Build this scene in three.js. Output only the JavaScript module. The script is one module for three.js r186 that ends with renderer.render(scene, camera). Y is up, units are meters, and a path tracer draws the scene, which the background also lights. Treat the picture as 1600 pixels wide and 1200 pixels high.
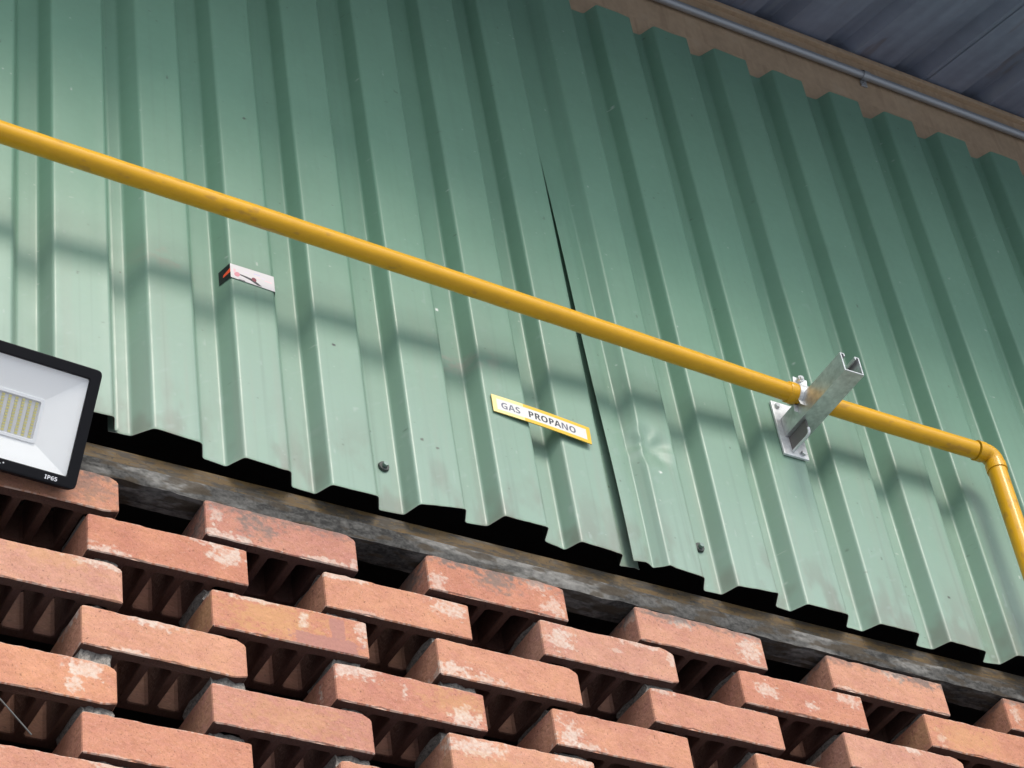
import * as THREE from 'three';
import { mergeGeometries, toCreasedNormals } from 'three/addons/utils/BufferGeometryUtils.js';
import { RoundedBoxGeometry } from 'three/addons/geometries/RoundedBoxGeometry.js';

// ---------------------------------------------------------------- camera, sky, sun, exposure
const Y0 = 3.857;                                   // height of the brick wall's top above the ground
const scene = new THREE.Scene();
const camera = new THREE.PerspectiveCamera(17.87, 4 / 3, 0.05, 2000);
{
  const m = new THREE.Matrix4().makeBasis(
    new THREE.Vector3(0.86299, -0.13135, 0.48784),
    new THREE.Vector3(-0.24605, 0.73409, 0.63291),
    new THREE.Vector3(-0.44125, -0.66623, 0.60119));
  camera.quaternion.setFromRotationMatrix(m);
  camera.position.set(-1.19859, -2.25745 + Y0, 2.41148);
}
scene.add(camera);

const sunDir = new THREE.Vector3(0.03, 0.84, 1).normalize();
{ // overcast sky: even cloud, brighter overhead and round the veiled sun
  const W = 256, H = 128, d = new Float32Array(W * H * 4);
  for (let j = 0; j < H; j++) for (let i = 0; i < W; i++) {
    const el = ((j + 0.5) / H - 0.5) * Math.PI, az = ((i + 0.5) / W - 0.5) * 2 * Math.PI;
    const v = new THREE.Vector3(Math.cos(el) * Math.cos(az), Math.sin(el), Math.cos(el) * Math.sin(az));
    const s = Math.max(0, Math.sin(el));
    const c = Math.max(0, v.dot(sunDir));
    const L = 0.40 + 0.68 * s + 0.7 * Math.pow(c, 4) + 0.06 * Math.sin(az * 3 + 4 * el) * Math.cos(el);
    const k = (j * W + i) * 4;
    d[k] = L * 0.95; d[k + 1] = L * 1.0; d[k + 2] = L * 1.07; d[k + 3] = 1;
  }
  const t = new THREE.DataTexture(d, W, H, THREE.RGBAFormat, THREE.FloatType);
  t.mapping = THREE.EquirectangularReflectionMapping; t.magFilter = THREE.LinearFilter; t.minFilter = THREE.LinearFilter;
  t.wrapS = THREE.RepeatWrapping; t.needsUpdate = true;
  scene.background = t; scene.environment = t;
}
const sun = new THREE.DirectionalLight(0xfff3e4, 1.05);
sun.position.copy(sunDir).multiplyScalar(12).add(new THREE.Vector3(0.6, Y0 + 0.4, 0));
sun.target.position.set(0.6, Y0 + 0.4, 0);
sun.castShadow = true; sun.shadow.radius = 34; sun.shadow.mapSize.set(2048, 2048);
Object.assign(sun.shadow.camera, { left: -4, right: 4, top: 4, bottom: -4, near: 1, far: 30 });
scene.add(sun, sun.target);

const renderer = new THREE.WebGLRenderer({ antialias: true });
renderer.setSize(1024, 768);
renderer.toneMapping = THREE.LinearToneMapping;
renderer.toneMappingExposure = 2.12;
renderer.shadowMap.enabled = true;

// ---------------------------------------------------------------- helpers
function rng(seed) { let a = seed >>> 0; return () => { a = (a + 0x6D2B79F5) >>> 0; let t = a; t = Math.imul(t ^ (t >>> 15), t | 1); t ^= t + Math.imul(t ^ (t >>> 7), t | 61); return ((t ^ (t >>> 14)) >>> 0) / 4294967296; }; }
function hash(x, y, s) { let h = Math.imul(x, 374761393) ^ Math.imul(y, 668265263) ^ Math.imul(s, 1274126177); h = Math.imul(h ^ (h >>> 13), 1274126177); return ((h ^ (h >>> 16)) >>> 0) / 4294967296; }
function noise(x, y, s = 0) {
  const xi = Math.floor(x), yi = Math.floor(y); let fx = x - xi, fy = y - yi;
  fx = fx * fx * (3 - 2 * fx); fy = fy * fy * (3 - 2 * fy);
  const a = hash(xi, yi, s), b = hash(xi + 1, yi, s), c = hash(xi, yi + 1, s), e = hash(xi + 1, yi + 1, s);
  return a + (b - a) * fx + (c - a) * fy + (a - b - c + e) * fx * fy;
}
function fbm(x, y, s = 0, o = 4) { let v = 0, a = 0.5; for (let i = 0; i < o; i++) { v += a * noise(x, y, s + i * 17); x *= 2.03; y *= 2.03; a *= 0.5; } return v / (1 - Math.pow(0.5, o)); }
const clamp = (v, a = 0, b = 1) => Math.min(b, Math.max(a, v));
const sstep = (a, b, v) => { const t = clamp((v - a) / (b - a)); return t * t * (3 - 2 * t); };
const mix = (a, b, t) => a + (b - a) * t;
const mix3 = (a, b, t) => [mix(a[0], b[0], t), mix(a[1], b[1], t), mix(a[2], b[2], t)];
const toS = v => { v = clamp(v); return Math.round(255 * (v <= 0.0031308 ? 12.92 * v : 1.055 * Math.pow(v, 1 / 2.4) - 0.055)); };
// colour map from a function of (u, v) returning linear rgb
function colourMap(W, H, fn) {
  const d = new Uint8Array(W * H * 4);
  for (let j = 0; j < H; j++) for (let i = 0; i < W; i++) {
    const c = fn((i + 0.5) / W, (j + 0.5) / H), k = (j * W + i) * 4;
    d[k] = toS(c[0]); d[k + 1] = toS(c[1]); d[k + 2] = toS(c[2]); d[k + 3] = 255;
  }
  return finish(new THREE.DataTexture(d, W, H), true);
}
function grey(W, H, fn) {
  const d = new Uint8Array(W * H * 4);
  for (let j = 0; j < H; j++) for (let i = 0; i < W; i++) {
    const v = Math.round(255 * clamp(fn((i + 0.5) / W, (j + 0.5) / H))), k = (j * W + i) * 4;
    d[k] = d[k + 1] = d[k + 2] = v; d[k + 3] = 255;
  }
  return finish(new THREE.DataTexture(d, W, H), false);
}
function finish(t, srgb) {
  t.wrapS = t.wrapT = THREE.RepeatWrapping; t.magFilter = THREE.LinearFilter; t.minFilter = THREE.LinearMipmapLinearFilter;
  t.generateMipmaps = true; if (srgb) t.colorSpace = THREE.SRGBColorSpace; t.needsUpdate = true; return t;
}
const taken = {};
function numbered(n) { const k = taken[n] = (taken[n] ?? -1) + 1; return k ? n + '_' + String(k).padStart(3, '0') : n; }
// a thing: a Group at its base; geometries are given in wall coordinates (origin at the top front of the brick wall)
function thing(name, label, category, base, group) {
  const o = new THREE.Group(); o.name = numbered(name); o.position.set(base[0], base[1] + Y0, base[2]);
  o.userData = { label, category }; if (group) o.userData.group = group;
  o.base = new THREE.Vector3(...base); scene.add(o); return o;
}
function shade(m) { m.castShadow = m.receiveShadow = true; return m; }
function part(name, geo, mat, root, parent = root) {
  if (root.base) geo.translate(-root.base.x, -root.base.y, -root.base.z);
  const m = shade(new THREE.Mesh(geo, mat)); m.name = name; parent.add(m); return m;
}
function box(x0, x1, y0, y1, z0, z1, r = 0) {
  const g = r ? new RoundedBoxGeometry(x1 - x0, y1 - y0, z1 - z0, 2, r) : new THREE.BoxGeometry(x1 - x0, y1 - y0, z1 - z0);
  g.translate((x0 + x1) / 2, (y0 + y1) / 2, (z0 + z1) / 2); return g;
}
function metreUV(g) { // box-projected uv in metres
  const p = g.attributes.position, n = g.attributes.normal, uv = new Float32Array(p.count * 2);
  for (let i = 0; i < p.count; i++) {
    const ax = Math.abs(n.getX(i)), ay = Math.abs(n.getY(i)), az = Math.abs(n.getZ(i));
    const x = p.getX(i), y = p.getY(i), z = p.getZ(i);
    if (az >= ax && az >= ay) { uv[2 * i] = x; uv[2 * i + 1] = y; } else if (ay >= ax) { uv[2 * i] = x; uv[2 * i + 1] = z; } else { uv[2 * i] = z; uv[2 * i + 1] = y; }
  }
  g.setAttribute('uv', new THREE.BufferAttribute(uv, 2)); return g;
}
function rod(a, b, r, seg = 20, r2 = r) {
  const A = new THREE.Vector3(...a), B = new THREE.Vector3(...b), d = B.clone().sub(A), l = d.length();
  const g = new THREE.CylinderGeometry(r2, r, l, seg);
  g.applyQuaternion(new THREE.Quaternion().setFromUnitVectors(new THREE.Vector3(0, 1, 0), d.normalize()));
  g.translate((A.x + B.x) / 2, (A.y + B.y) / 2, (A.z + B.z) / 2); return g;
}
const std = o => new THREE.MeshStandardMaterial(o);
const lin = (r, g, b) => new THREE.Color().setRGB(r, g, b);

// ---------------------------------------------------------------- ground and the dark room behind
{
  const t = colourMap(512, 512, (u, v) => { const n = fbm(u * 24, v * 24, 5, 4), s = fbm(u * 90, v * 90, 9, 2); const k = 0.17 + 0.07 * (n - 0.5) + 0.05 * (s - 0.5); return [k * 0.92, k, k * 1.14]; });
  t.repeat.set(250, 250);
  const g = new THREE.PlaneGeometry(1500, 1500); g.rotateX(-Math.PI / 2);
  const m = shade(new THREE.Mesh(g, std({ map: t, roughness: 0.95 }))); m.name = 'ground'; m.userData = { kind: 'structure' }; scene.add(m);
}
{
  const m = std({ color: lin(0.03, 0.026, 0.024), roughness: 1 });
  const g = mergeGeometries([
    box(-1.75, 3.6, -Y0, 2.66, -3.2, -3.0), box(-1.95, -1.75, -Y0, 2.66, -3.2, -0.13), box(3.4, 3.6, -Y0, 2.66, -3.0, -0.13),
    box(-1.75, 3.4, -0.95, -0.85, -3.0, -0.13), box(-1.75, 3.4, 0.3, 0.34, -3.0, -0.07)]);  // last box: unseen slab added to keep the gaps between bricks dark
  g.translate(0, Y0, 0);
  const w = shade(new THREE.Mesh(g, m)); w.name = 'interior_wall_added_slab'; w.userData = { kind: 'structure' }; scene.add(w);
  const pl = std({ color: lin(0.42, 0.4, 0.36), roughness: 0.95 });
  const g2 = box(-1.95, 3.6, -Y0, -0.7135, -0.12, 0); g2.translate(0, Y0, 0);
  const w2 = shade(new THREE.Mesh(g2, pl)); w2.name = 'wall'; w2.userData = { kind: 'structure' }; scene.add(w2);
}

// ---------------------------------------------------------------- brick lattice wall
const BL = 0.2405, BH = 0.0655, BD = 0.118, PX = 0.365, PY = 0.0805;
// left edge and top of the bricks that the photograph shows, by course and place
const SEEN = {
  A: { 0: [-0.371, 0], 1: [0.0005, 0], 2: [0.358, -0.001], 3: [0.729, -0.002], 4: [1.098, -0.006], 5: [1.470, -0.003] },
  B: { 0: [-0.179, -0.076], 1: [0.183, -0.0775], 2: [0.5435, -0.0765], 3: [0.908, -0.079], 4: [1.275, -0.081] },
  C: { 0: [-0.370, -0.156], 1: [0.0015, -0.160], 2: [0.3555, -0.158], 3: [0.724, -0.157], 4: [1.09, -0.1595] },
  D: { 0: [-0.189, -0.236], 1: [0.184, -0.2405], 2: [0.537, -0.239], 3: [0.902, -0.238], 4: [1.27, -0.2395] },
  E: { 0: [-0.381, -0.3255], 1: [-0.006, -0.3215], 2: [0.357, -0.320], 3: [0.722, -0.320] },
  F: { 0: [-0.192, -0.408], 1: [0.178, -0.405], 2: [0.54, -0.402] },
};
// mortar smears and stains: [kind, u, v, ru, rv, strength] (u from the left end, v from the bottom); w white, g grey dirt, o ochre, p pinkish
const MARKS = {
  A0: [['g', 0.8, 0.6, 0.3, 0.6, 0.7]],
  A1: [['w', 0.08, 0.08, 0.25, 0.22, 1], ['w', 0.06, 0.6, 0.05, 0.3, 0.8], ['w', 0.75, 0.05, 0.22, 0.12, 0.9], ['g', 0.33, 0.65, 0.2, 0.5, 1], ['w', 0.97, 0.15, 0.04, 0.3, 0.7]],
  A2: [['g', 0.5, 0.7, 0.22, 0.45, 1], ['w', 0.06, 0.3, 0.1, 0.4, 0.8], ['g', 0.2, 0.9, 0.2, 0.2, 0.8], ['w', 0.9, 0.3, 0.12, 0.4, 0.8], ['w', 0.8, 0.85, 0.12, 0.2, 0.7]],
  A3: [['g', 0.3, 0.9, 0.3, 0.25, 0.9], ['w', 0.35, 0.75, 0.1, 0.15, 0.6], ['w', 0.88, 0.5, 0.14, 0.5, 0.9]],
  A4: [['w', 0.55, 0.85, 0.16, 0.2, 0.8], ['g', 0.75, 0.85, 0.3, 0.25, 0.9], ['w', 0.15, 0.06, 0.12, 0.1, 0.6]],
  A5: [['w', 0.08, 0.5, 0.06, 0.5, 0.8]],
  B0: [['w', 0.1, 0.08, 0.2, 0.2, 1], ['w', 0.87, 0.72, 0.16, 0.38, 1.1], ['w', 0.75, 0.95, 0.2, 0.1, 0.8]],
  B1: [['w', 0.85, 0.75, 0.15, 0.35, 1.1], ['w', 0.06, 0.93, 0.3, 0.12, 1], ['w', 0.25, 0.06, 0.15, 0.08, 0.6]],
  B2: [['w', 0.14, 0.55, 0.12, 0.42, 1.1], ['w', 0.8, 0.92, 0.2, 0.12, 0.8], ['w', 0.55, 0.6, 0.05, 0.1, 0.6], ['w', 0.97, 0.7, 0.04, 0.3, 0.9]],
  B3: [['w', 0.2, 0.55, 0.1, 0.3, 0.9], ['w', 0.55, 0.35, 0.06, 0.2, 1], ['w', 0.88, 0.8, 0.14, 0.25, 0.8]],
  B4: [['o', 0.3, 0.5, 0.4, 0.6, 0.7], ['w', 0.1, 0.3, 0.05, 0.3, 0.6]],
  C0: [['o', 0.6, 0.8, 0.3, 0.3, 0.6], ['w', 0.85, 0.9, 0.2, 0.15, 1.1]],
  C1: [['o', 0.4, 0.5, 0.5, 0.7, 1], ['w', 0.25, 0.93, 0.25, 0.1, 1], ['w', 0.58, 0.62, 0.05, 0.35, 1.05], ['p', 0.72, 0.2, 0.28, 0.22, 1.2], ['p', 0.8, 0.6, 0.06, 0.4, 1.2], ['w', 0.96, 0.75, 0.06, 0.4, 0.9]],
  C2: [['w', 0.08, 0.2, 0.22, 0.3, 1], ['w', 0.3, 0.1, 0.2, 0.14, 0.8]],
  C3: [['w', 0.1, 0.92, 0.1, 0.1, 0.8]],
  D1: [['w', 0.1, 0.85, 0.2, 0.3, 1.1], ['o', 0.8, 0.6, 0.3, 0.5, 0.8], ['w', 0.85, 0.2, 0.14, 0.4, 1], ['w', 0.45, 0.6, 0.03, 0.3, 0.9]],
  D2: [['w', 0.1, 0.3, 0.12, 0.5, 1.1], ['w', 0.22, 0.1, 0.14, 0.16, 0.9]],
  E0: [['w', 0.82, 0.8, 0.13, 0.4, 1.4], ['w', 0.75, 0.4, 0.06, 0.4, 1.2]],
  E1: [['o', 0.5, 0.5, 0.5, 0.5, 0.5]],
  E2: [['w', 0.16, 0.75, 0.28, 0.35, 1.2], ['w', 0.9, 0.9, 0.2, 0.2, 1], ['o', 0.3, 0.3, 0.4, 0.4, 0.5]],
  F0: [['w', 0.2, 0.03, 0.2, 0.06, 0.6]],
};
function brickMap(seed, marks, row) {
  const R = rng(seed * 977 + 3), tone = R(), warm = R();
  const base = mix3([0.43, 0.180, 0.118], [0.50, 0.242, 0.152], tone);
  base[0] *= 0.96 + 0.08 * warm; base[2] *= 1.08 - 0.16 * warm;
  const extra = marks ?? [];
  if (!marks) for (let i = 0; i < 3; i++) extra.push(['w', R(), R() > 0.5 ? 0.95 : 0.05, 0.1 + 0.15 * R(), 0.1 + 0.2 * R(), 0.6 + 0.4 * R()]);
  return colourMap(384, 192, (u, vv) => {
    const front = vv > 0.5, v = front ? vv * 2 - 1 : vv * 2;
    const x = u * 24, y = v * 6.5;
    let c = base.slice();
    const big = fbm(x * 0.35, y * 0.5, seed, 3) - 0.5, mid = fbm(x * 1.6 + 0.8 * y, y * 2.2, seed + 40, 4) - 0.5, fine = fbm(x * 9, y * 9, seed + 80, 2) - 0.5;
    let k = 1 + 0.26 * big + 0.2 * mid + 0.34 * fine;
    c = [c[0] * k, c[1] * (k + 0.12 * big), c[2] * (k + 0.2 * mid)];
    // dark pits and pale grains
    const pit = noise(x * 5.2, y * 5.2, seed + 7); if (pit > 0.86) c = c.map(q => q * mix(1, 0.45, clamp((pit - 0.86) * 9)));
    const gr = noise(x * 6.1, y * 6.1, seed + 9); if (gr > 0.9) c = mix3(c, [0.6, 0.42, 0.33], (gr - 0.9) * 6);
    // short wire-cut scratches
    const sc = noise(x * 1.1 + y * 0.9, y * 9 - x * 2.2, seed + 21); if (sc > 0.8) c = mix3(c, [0.55, 0.31, 0.22], (sc - 0.8) * 1.6);
    if (!front) { return [c[0] * 0.21, c[1] * 0.21, c[2] * 0.23]; } // undersides and slot walls: shade put into the clay colour
    const e1 = fbm(x * 1.3, y * 1.8, seed + 55, 4), e2 = fbm(x * 3, y * 3, seed + 66, 3);
    for (const [kd, mu, mv, ru, rv, s] of extra) {
      const d = Math.hypot((u - mu) / ru, (v - mv) / rv);
      const f = (1.0 - d) * 0.95 + (e1 - 0.5) * 1.5 + (e2 - 0.5) * 0.45;
      if (kd === 'w') { const a = sstep(0.1, 0.6, f) * Math.min(1, s) * (0.15 + 0.7 * e2) * (d < 1.5 ? 1 : 0); c = mix3(c, [0.62, 0.55, 0.47], clamp(a)); }
      else if (kd === 'g') { const a = sstep(0.0, 0.9, f) * 0.75 * s; c = mix3(c, [0.15, 0.13, 0.115], clamp(a)); }
      else if (kd === 'o') { const a = sstep(0.0, 0.8, f) * 0.55 * s; c = mix3(c, [0.52, 0.29, 0.12], clamp(a)); }
      else { const a = sstep(0.25, 0.4, (1 - Math.max(Math.abs(u - mu) / ru, Math.abs(v - mv) / rv)) * 1.4 + (e1 - 0.5) * 0.7) * 0.7 * s; c = mix3(c, [0.36, 0.17, 0.14], clamp(a)); }
    }
    // pale rubbed arrises, a line of dirt under the beam
    const edge = Math.min(v, 1 - v) * 6.5, en = noise(x * 2.4, v > 0.5 ? 3 : 8, seed + 90);
    c = mix3(c, [0.60, 0.45, 0.36], (1 - sstep(0.1, 0.38, edge)) * 0.7 * sstep(0.3, 0.7, en));
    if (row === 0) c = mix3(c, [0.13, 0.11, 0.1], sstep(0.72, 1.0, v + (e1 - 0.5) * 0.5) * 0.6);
    return c;
  });
}
const clayBump = grey(512, 512, (u, v) => 0.5 + 0.7 * (fbm(u * 60, v * 60, 3, 3) - 0.5) + (noise(u * 120, v * 120, 8) > 0.93 ? -0.3 : 0));
function brickGeometry(seed) { // a perforated brick: wavy outline, five slots through its height
  const R = rng(seed * 31 + 7), s = new THREE.Shape(), r = 0.004, P = [];
  const nx = 22, cr = R(), cl = R(), crs = 0.004 + 0.006 * R();
  for (let i = 0; i <= nx; i++) P.push([r + (BL - 2 * r) * i / nx, (i && i < nx ? (R() - 0.5) * 0.0012 : 0)]);
  P.push([BL - r * 0.25, -r * 0.3], [BL, -r], [BL + (R() - 0.5) * 0.001, -BD * 0.5], [BL, -BD + r], [BL - r, -BD], [r, -BD], [0, -BD + r], [(R() - 0.5) * 0.001, -BD * 0.5], [0, -r], [r * 0.25, -r * 0.3]);
  P.reverse().forEach(([x, y], i) => i ? s.lineTo(x, y) : s.moveTo(x, y)); s.closePath();
  const n = 5, pitch = 0.0445, w = 0.0315;
  for (let i = 0; i < n; i++) {
    const cx = BL / 2 + (i - 2) * pitch, h = new THREE.Path(), q = 0.004, y0 = -0.017, y1 = -BD + 0.017;
    h.moveTo(cx - w / 2, y1 + q); h.lineTo(cx - w / 2, y0 - q); h.lineTo(cx - w / 2 + q, y0); h.lineTo(cx + w / 2 - q, y0); h.lineTo(cx + w / 2, y0 - q);
    h.lineTo(cx + w / 2, y1 + q); h.lineTo(cx + w / 2 - q, y1); h.lineTo(cx - w / 2 + q, y1); h.closePath(); s.holes.push(h);
  }
  const g = new THREE.ExtrudeGeometry(s, { depth: BH - 0.003, steps: 1, bevelEnabled: true, bevelSize: 0.0015, bevelThickness: 0.0015, bevelOffset: -0.0015, bevelSegments: 1, curveSegments: 1 });
  g.rotateX(Math.PI / 2); g.translate(0, -0.0015, 0);       // x along the wall, y down from 0, z from 0 (front) back to -BD
  const p = g.attributes.position;
  for (let i = 0; i < p.count; i++) {                               // wavy, slightly chipped arrises along the front
    const x = p.getX(i), y = p.getY(i), z = p.getZ(i);
    if (z > -0.012) {
      const top = y > -BH / 2, k = noise(x * 95, top ? 1 : 5, seed) - 0.5, chip = noise(x * 60, top ? 9 : 13, seed);
      p.setY(i, y + k * 0.0026 + (chip > 0.82 ? (top ? -1 : 1) * 0.003 * (chip - 0.82) * 5 : 0) + (top ? 1 : -1) * -0.0006);
      if (top && cr > 0.45) { const q = clamp((x - BL + 0.022) / 0.022); p.setY(i, p.getY(i) - crs * q * q); }
      if (top && cl > 0.75) { const q = clamp((0.014 - x) / 0.014); p.setY(i, p.getY(i) - crs * 0.7 * q * q); }
      if (!top && cl < 0.25) { const q = clamp((x - BL + 0.015) / 0.015); p.setY(i, p.getY(i) + crs * 0.6 * q * q); }
    }
  }
  g.computeVertexNormals();
  const nn = g.attributes.normal, uv = new Float32Array(p.count * 2);
  for (let i = 0; i < p.count; i++) {
    const x = p.getX(i), y = p.getY(i), z = p.getZ(i), az = nn.getZ(i);
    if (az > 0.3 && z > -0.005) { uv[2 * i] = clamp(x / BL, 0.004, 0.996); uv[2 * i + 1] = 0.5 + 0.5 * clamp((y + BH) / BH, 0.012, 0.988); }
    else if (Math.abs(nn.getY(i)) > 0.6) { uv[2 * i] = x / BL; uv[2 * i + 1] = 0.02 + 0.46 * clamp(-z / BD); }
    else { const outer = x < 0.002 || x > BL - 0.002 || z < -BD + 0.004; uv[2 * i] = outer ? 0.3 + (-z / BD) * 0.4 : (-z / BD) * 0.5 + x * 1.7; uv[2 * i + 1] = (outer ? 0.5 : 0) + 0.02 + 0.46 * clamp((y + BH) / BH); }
  }
  g.setAttribute('uv', new THREE.BufferAttribute(uv, 2)); return g;
}
{
  const wall = thing('brick_wall', 'open lattice wall of salmon red perforated bricks laid with gaps', 'brick wall', [0, -0.824, 0]);
  const geos = []; for (let i = 0; i < 12; i++) geos.push(brickGeometry(i + 1));
  const mats = {}; let spare = [];
  clayBump.repeat.set(1, 0.5);
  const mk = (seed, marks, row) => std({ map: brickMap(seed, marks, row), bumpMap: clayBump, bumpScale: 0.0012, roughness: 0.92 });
  const R = rng(41);
  const mortarTex = colourMap(256, 64, (u, v) => { const n = fbm(u * 20, v * 8, 2, 4), k = 0.2 + 0.22 * (n - 0.5) + 0.14 * (noise(u * 90, v * 24, 4) - 0.5); return [k * 1.06, k * 0.97, k * 0.86]; });
  const mortarMat = std({ map: mortarTex, roughness: 1 });
  const mortarGeos = [];
  for (let k = 0; k < 5; k++) {
    const g = new THREE.BoxGeometry(1, 1, 1, 9, 2, 3), p = g.attributes.position;
    for (let i = 0; i < p.count; i++) {
      const x = p.getX(i), y = p.getY(i), z = p.getZ(i);
      p.setX(i, x + (noise(y * 7 + 3, z * 5, k) - 0.5) * 0.22);
      if (z > 0.2) p.setZ(i, z - 0.16 * noise(x * 9 + 7, y * 3 + 5, k + 4));
    }
    g.computeVertexNormals(); mortarGeos.push(g);
  }
  const rows = 'ABCDEFGHI', at = {};
  for (let r = 0; r < 9; r++) for (let k = -3; k <= 8; k++) {
    const key = rows[r], seen = SEEN[key]?.[k];
    const off = r % 2 ? -0.183 : 0.0;
    let x = off + (k - 1) * PX + (r % 2 ? PX : 0) + (R() - 0.5) * 0.008, y = -r * PY + (R() - 0.5) * 0.002;
    if (seen) [x, y] = seen;
    if (x < -1.45 || x > 3.1) continue;
    let m;
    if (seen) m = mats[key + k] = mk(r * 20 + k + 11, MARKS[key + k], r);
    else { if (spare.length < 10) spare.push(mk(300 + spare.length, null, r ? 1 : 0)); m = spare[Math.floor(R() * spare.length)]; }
    const b = new THREE.Mesh(geos[Math.floor(R() * geos.length)], m);
    b.name = numbered('brick'); shade(b); b.position.set(x, y + 0.824, (R() - 0.5) * 0.005); b.rotation.y = (R() - 0.5) * 0.014; b.rotation.z = (R() - 0.5) * 0.008;
    wall.add(b); at[r + '_' + k] = [x, y];
  }
  // beds of mortar where a brick overlaps the two below it
  for (const id in at) {
    const [r, k] = id.split('_').map(Number), [x, y] = at[id];
    for (const id2 in at) {
      const [r2] = id2.split('_').map(Number); if (r2 !== r + 1) continue;
      const [x2, y2] = at[id2], a = Math.max(x, x2), b = Math.min(x, x2) + BL; if (b - a < 0.015) continue;
      const top = y - BH + 0.001, bot = y2 - 0.001; if (top - bot < 0.004) continue;
      const m = new THREE.Mesh(mortarGeos[Math.floor(R() * 5)], mortarMat); shade(m); m.name = numbered('mortar_joint');
      const w = (b - a) * (0.72 + 0.22 * R()), dz = 0.09, front = -0.006 - 0.016 * R();
      m.scale.set(w, top - bot + 0.001, dz); m.position.set((a + b) / 2 + (R() - 0.5) * 0.006, (top + bot) / 2 + 0.824, front - dz / 2);
      wall.add(m);
    }
  }
}

// ---------------------------------------------------------------- lower beam on the bricks
{
  const beam = thing('steel_beam', 'ochre painted steel beam smeared with grey mortar along the top of the bricks', 'beam', [0.8, 0, 0]);
  // 2.2 m of beam per repeat, its ends outside the view
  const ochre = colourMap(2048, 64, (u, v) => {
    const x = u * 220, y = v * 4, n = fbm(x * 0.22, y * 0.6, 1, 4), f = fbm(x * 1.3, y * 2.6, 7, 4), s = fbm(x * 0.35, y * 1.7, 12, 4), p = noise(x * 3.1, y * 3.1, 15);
    let c = mix3([0.085, 0.047, 0.009], [0.036, 0.025, 0.012], sstep(0.38, 0.68, n));  // ochre darkened: the shade of the sheet overhang is put into its colour
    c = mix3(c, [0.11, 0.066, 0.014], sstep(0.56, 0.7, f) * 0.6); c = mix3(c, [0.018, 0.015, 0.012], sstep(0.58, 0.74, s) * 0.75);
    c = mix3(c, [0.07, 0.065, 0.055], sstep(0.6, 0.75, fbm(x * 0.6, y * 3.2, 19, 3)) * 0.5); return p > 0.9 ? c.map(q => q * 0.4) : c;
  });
  const grout = colourMap(2048, 64, (u, v) => {
    const x = u * 220, y = v * 4, n = fbm(x * 0.16, y * 0.5, 21, 4), f = fbm(x * 1.1, y * 2.4, 27, 4), p = fbm(x * 0.09, y * 0.35, 33, 3), g = fbm(x * 4, y * 4, 35, 2);
    let k = 0.055 + 0.09 * (n - 0.5) + 0.1 * (f - 0.5) + 0.05 * (g - 0.5); k = Math.max(0.02, k + 0.10 * sstep(0.5, 0.68, p) * (0.5 + f));
    let c = [k * 1.02, k * 0.98, k * 0.9]; c = mix3(c, [0.05, 0.034, 0.017], sstep(0.5, 0.68, fbm(x * 0.3, y * 0.9, 45, 4)) * 0.7); return c;
  });
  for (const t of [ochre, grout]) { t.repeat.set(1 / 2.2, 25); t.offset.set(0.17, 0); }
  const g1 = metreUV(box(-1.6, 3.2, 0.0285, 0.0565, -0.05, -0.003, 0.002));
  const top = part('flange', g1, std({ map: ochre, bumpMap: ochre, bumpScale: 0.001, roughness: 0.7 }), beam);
  // rough mortar smear: a long strip with an uneven face
  const g2 = new THREE.BoxGeometry(4.8, 0.0285, 0.05, 480, 4, 2); g2.translate(0.8, 0.01425, -0.025);
  const p = g2.attributes.position;
  for (let i = 0; i < p.count; i++) {
    const x = p.getX(i), y = p.getY(i), z = p.getZ(i);
    if (z > -0.01) p.setZ(i, z + 0.004 * (fbm(x * 24, y * 60, 3, 3) - 0.5) + (y < 0.004 ? -0.002 : 0));
    if (y < 0.003) p.setY(i, y + 0.0045 * (fbm(x * 40, z * 30, 9, 3) - 0.62));
  }
  g2.computeVertexNormals(); metreUV(g2);
  part('mortar_smear', g2, std({ map: grout, bumpMap: grout, bumpScale: 0.0025, roughness: 0.95 }), beam);
}

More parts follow.
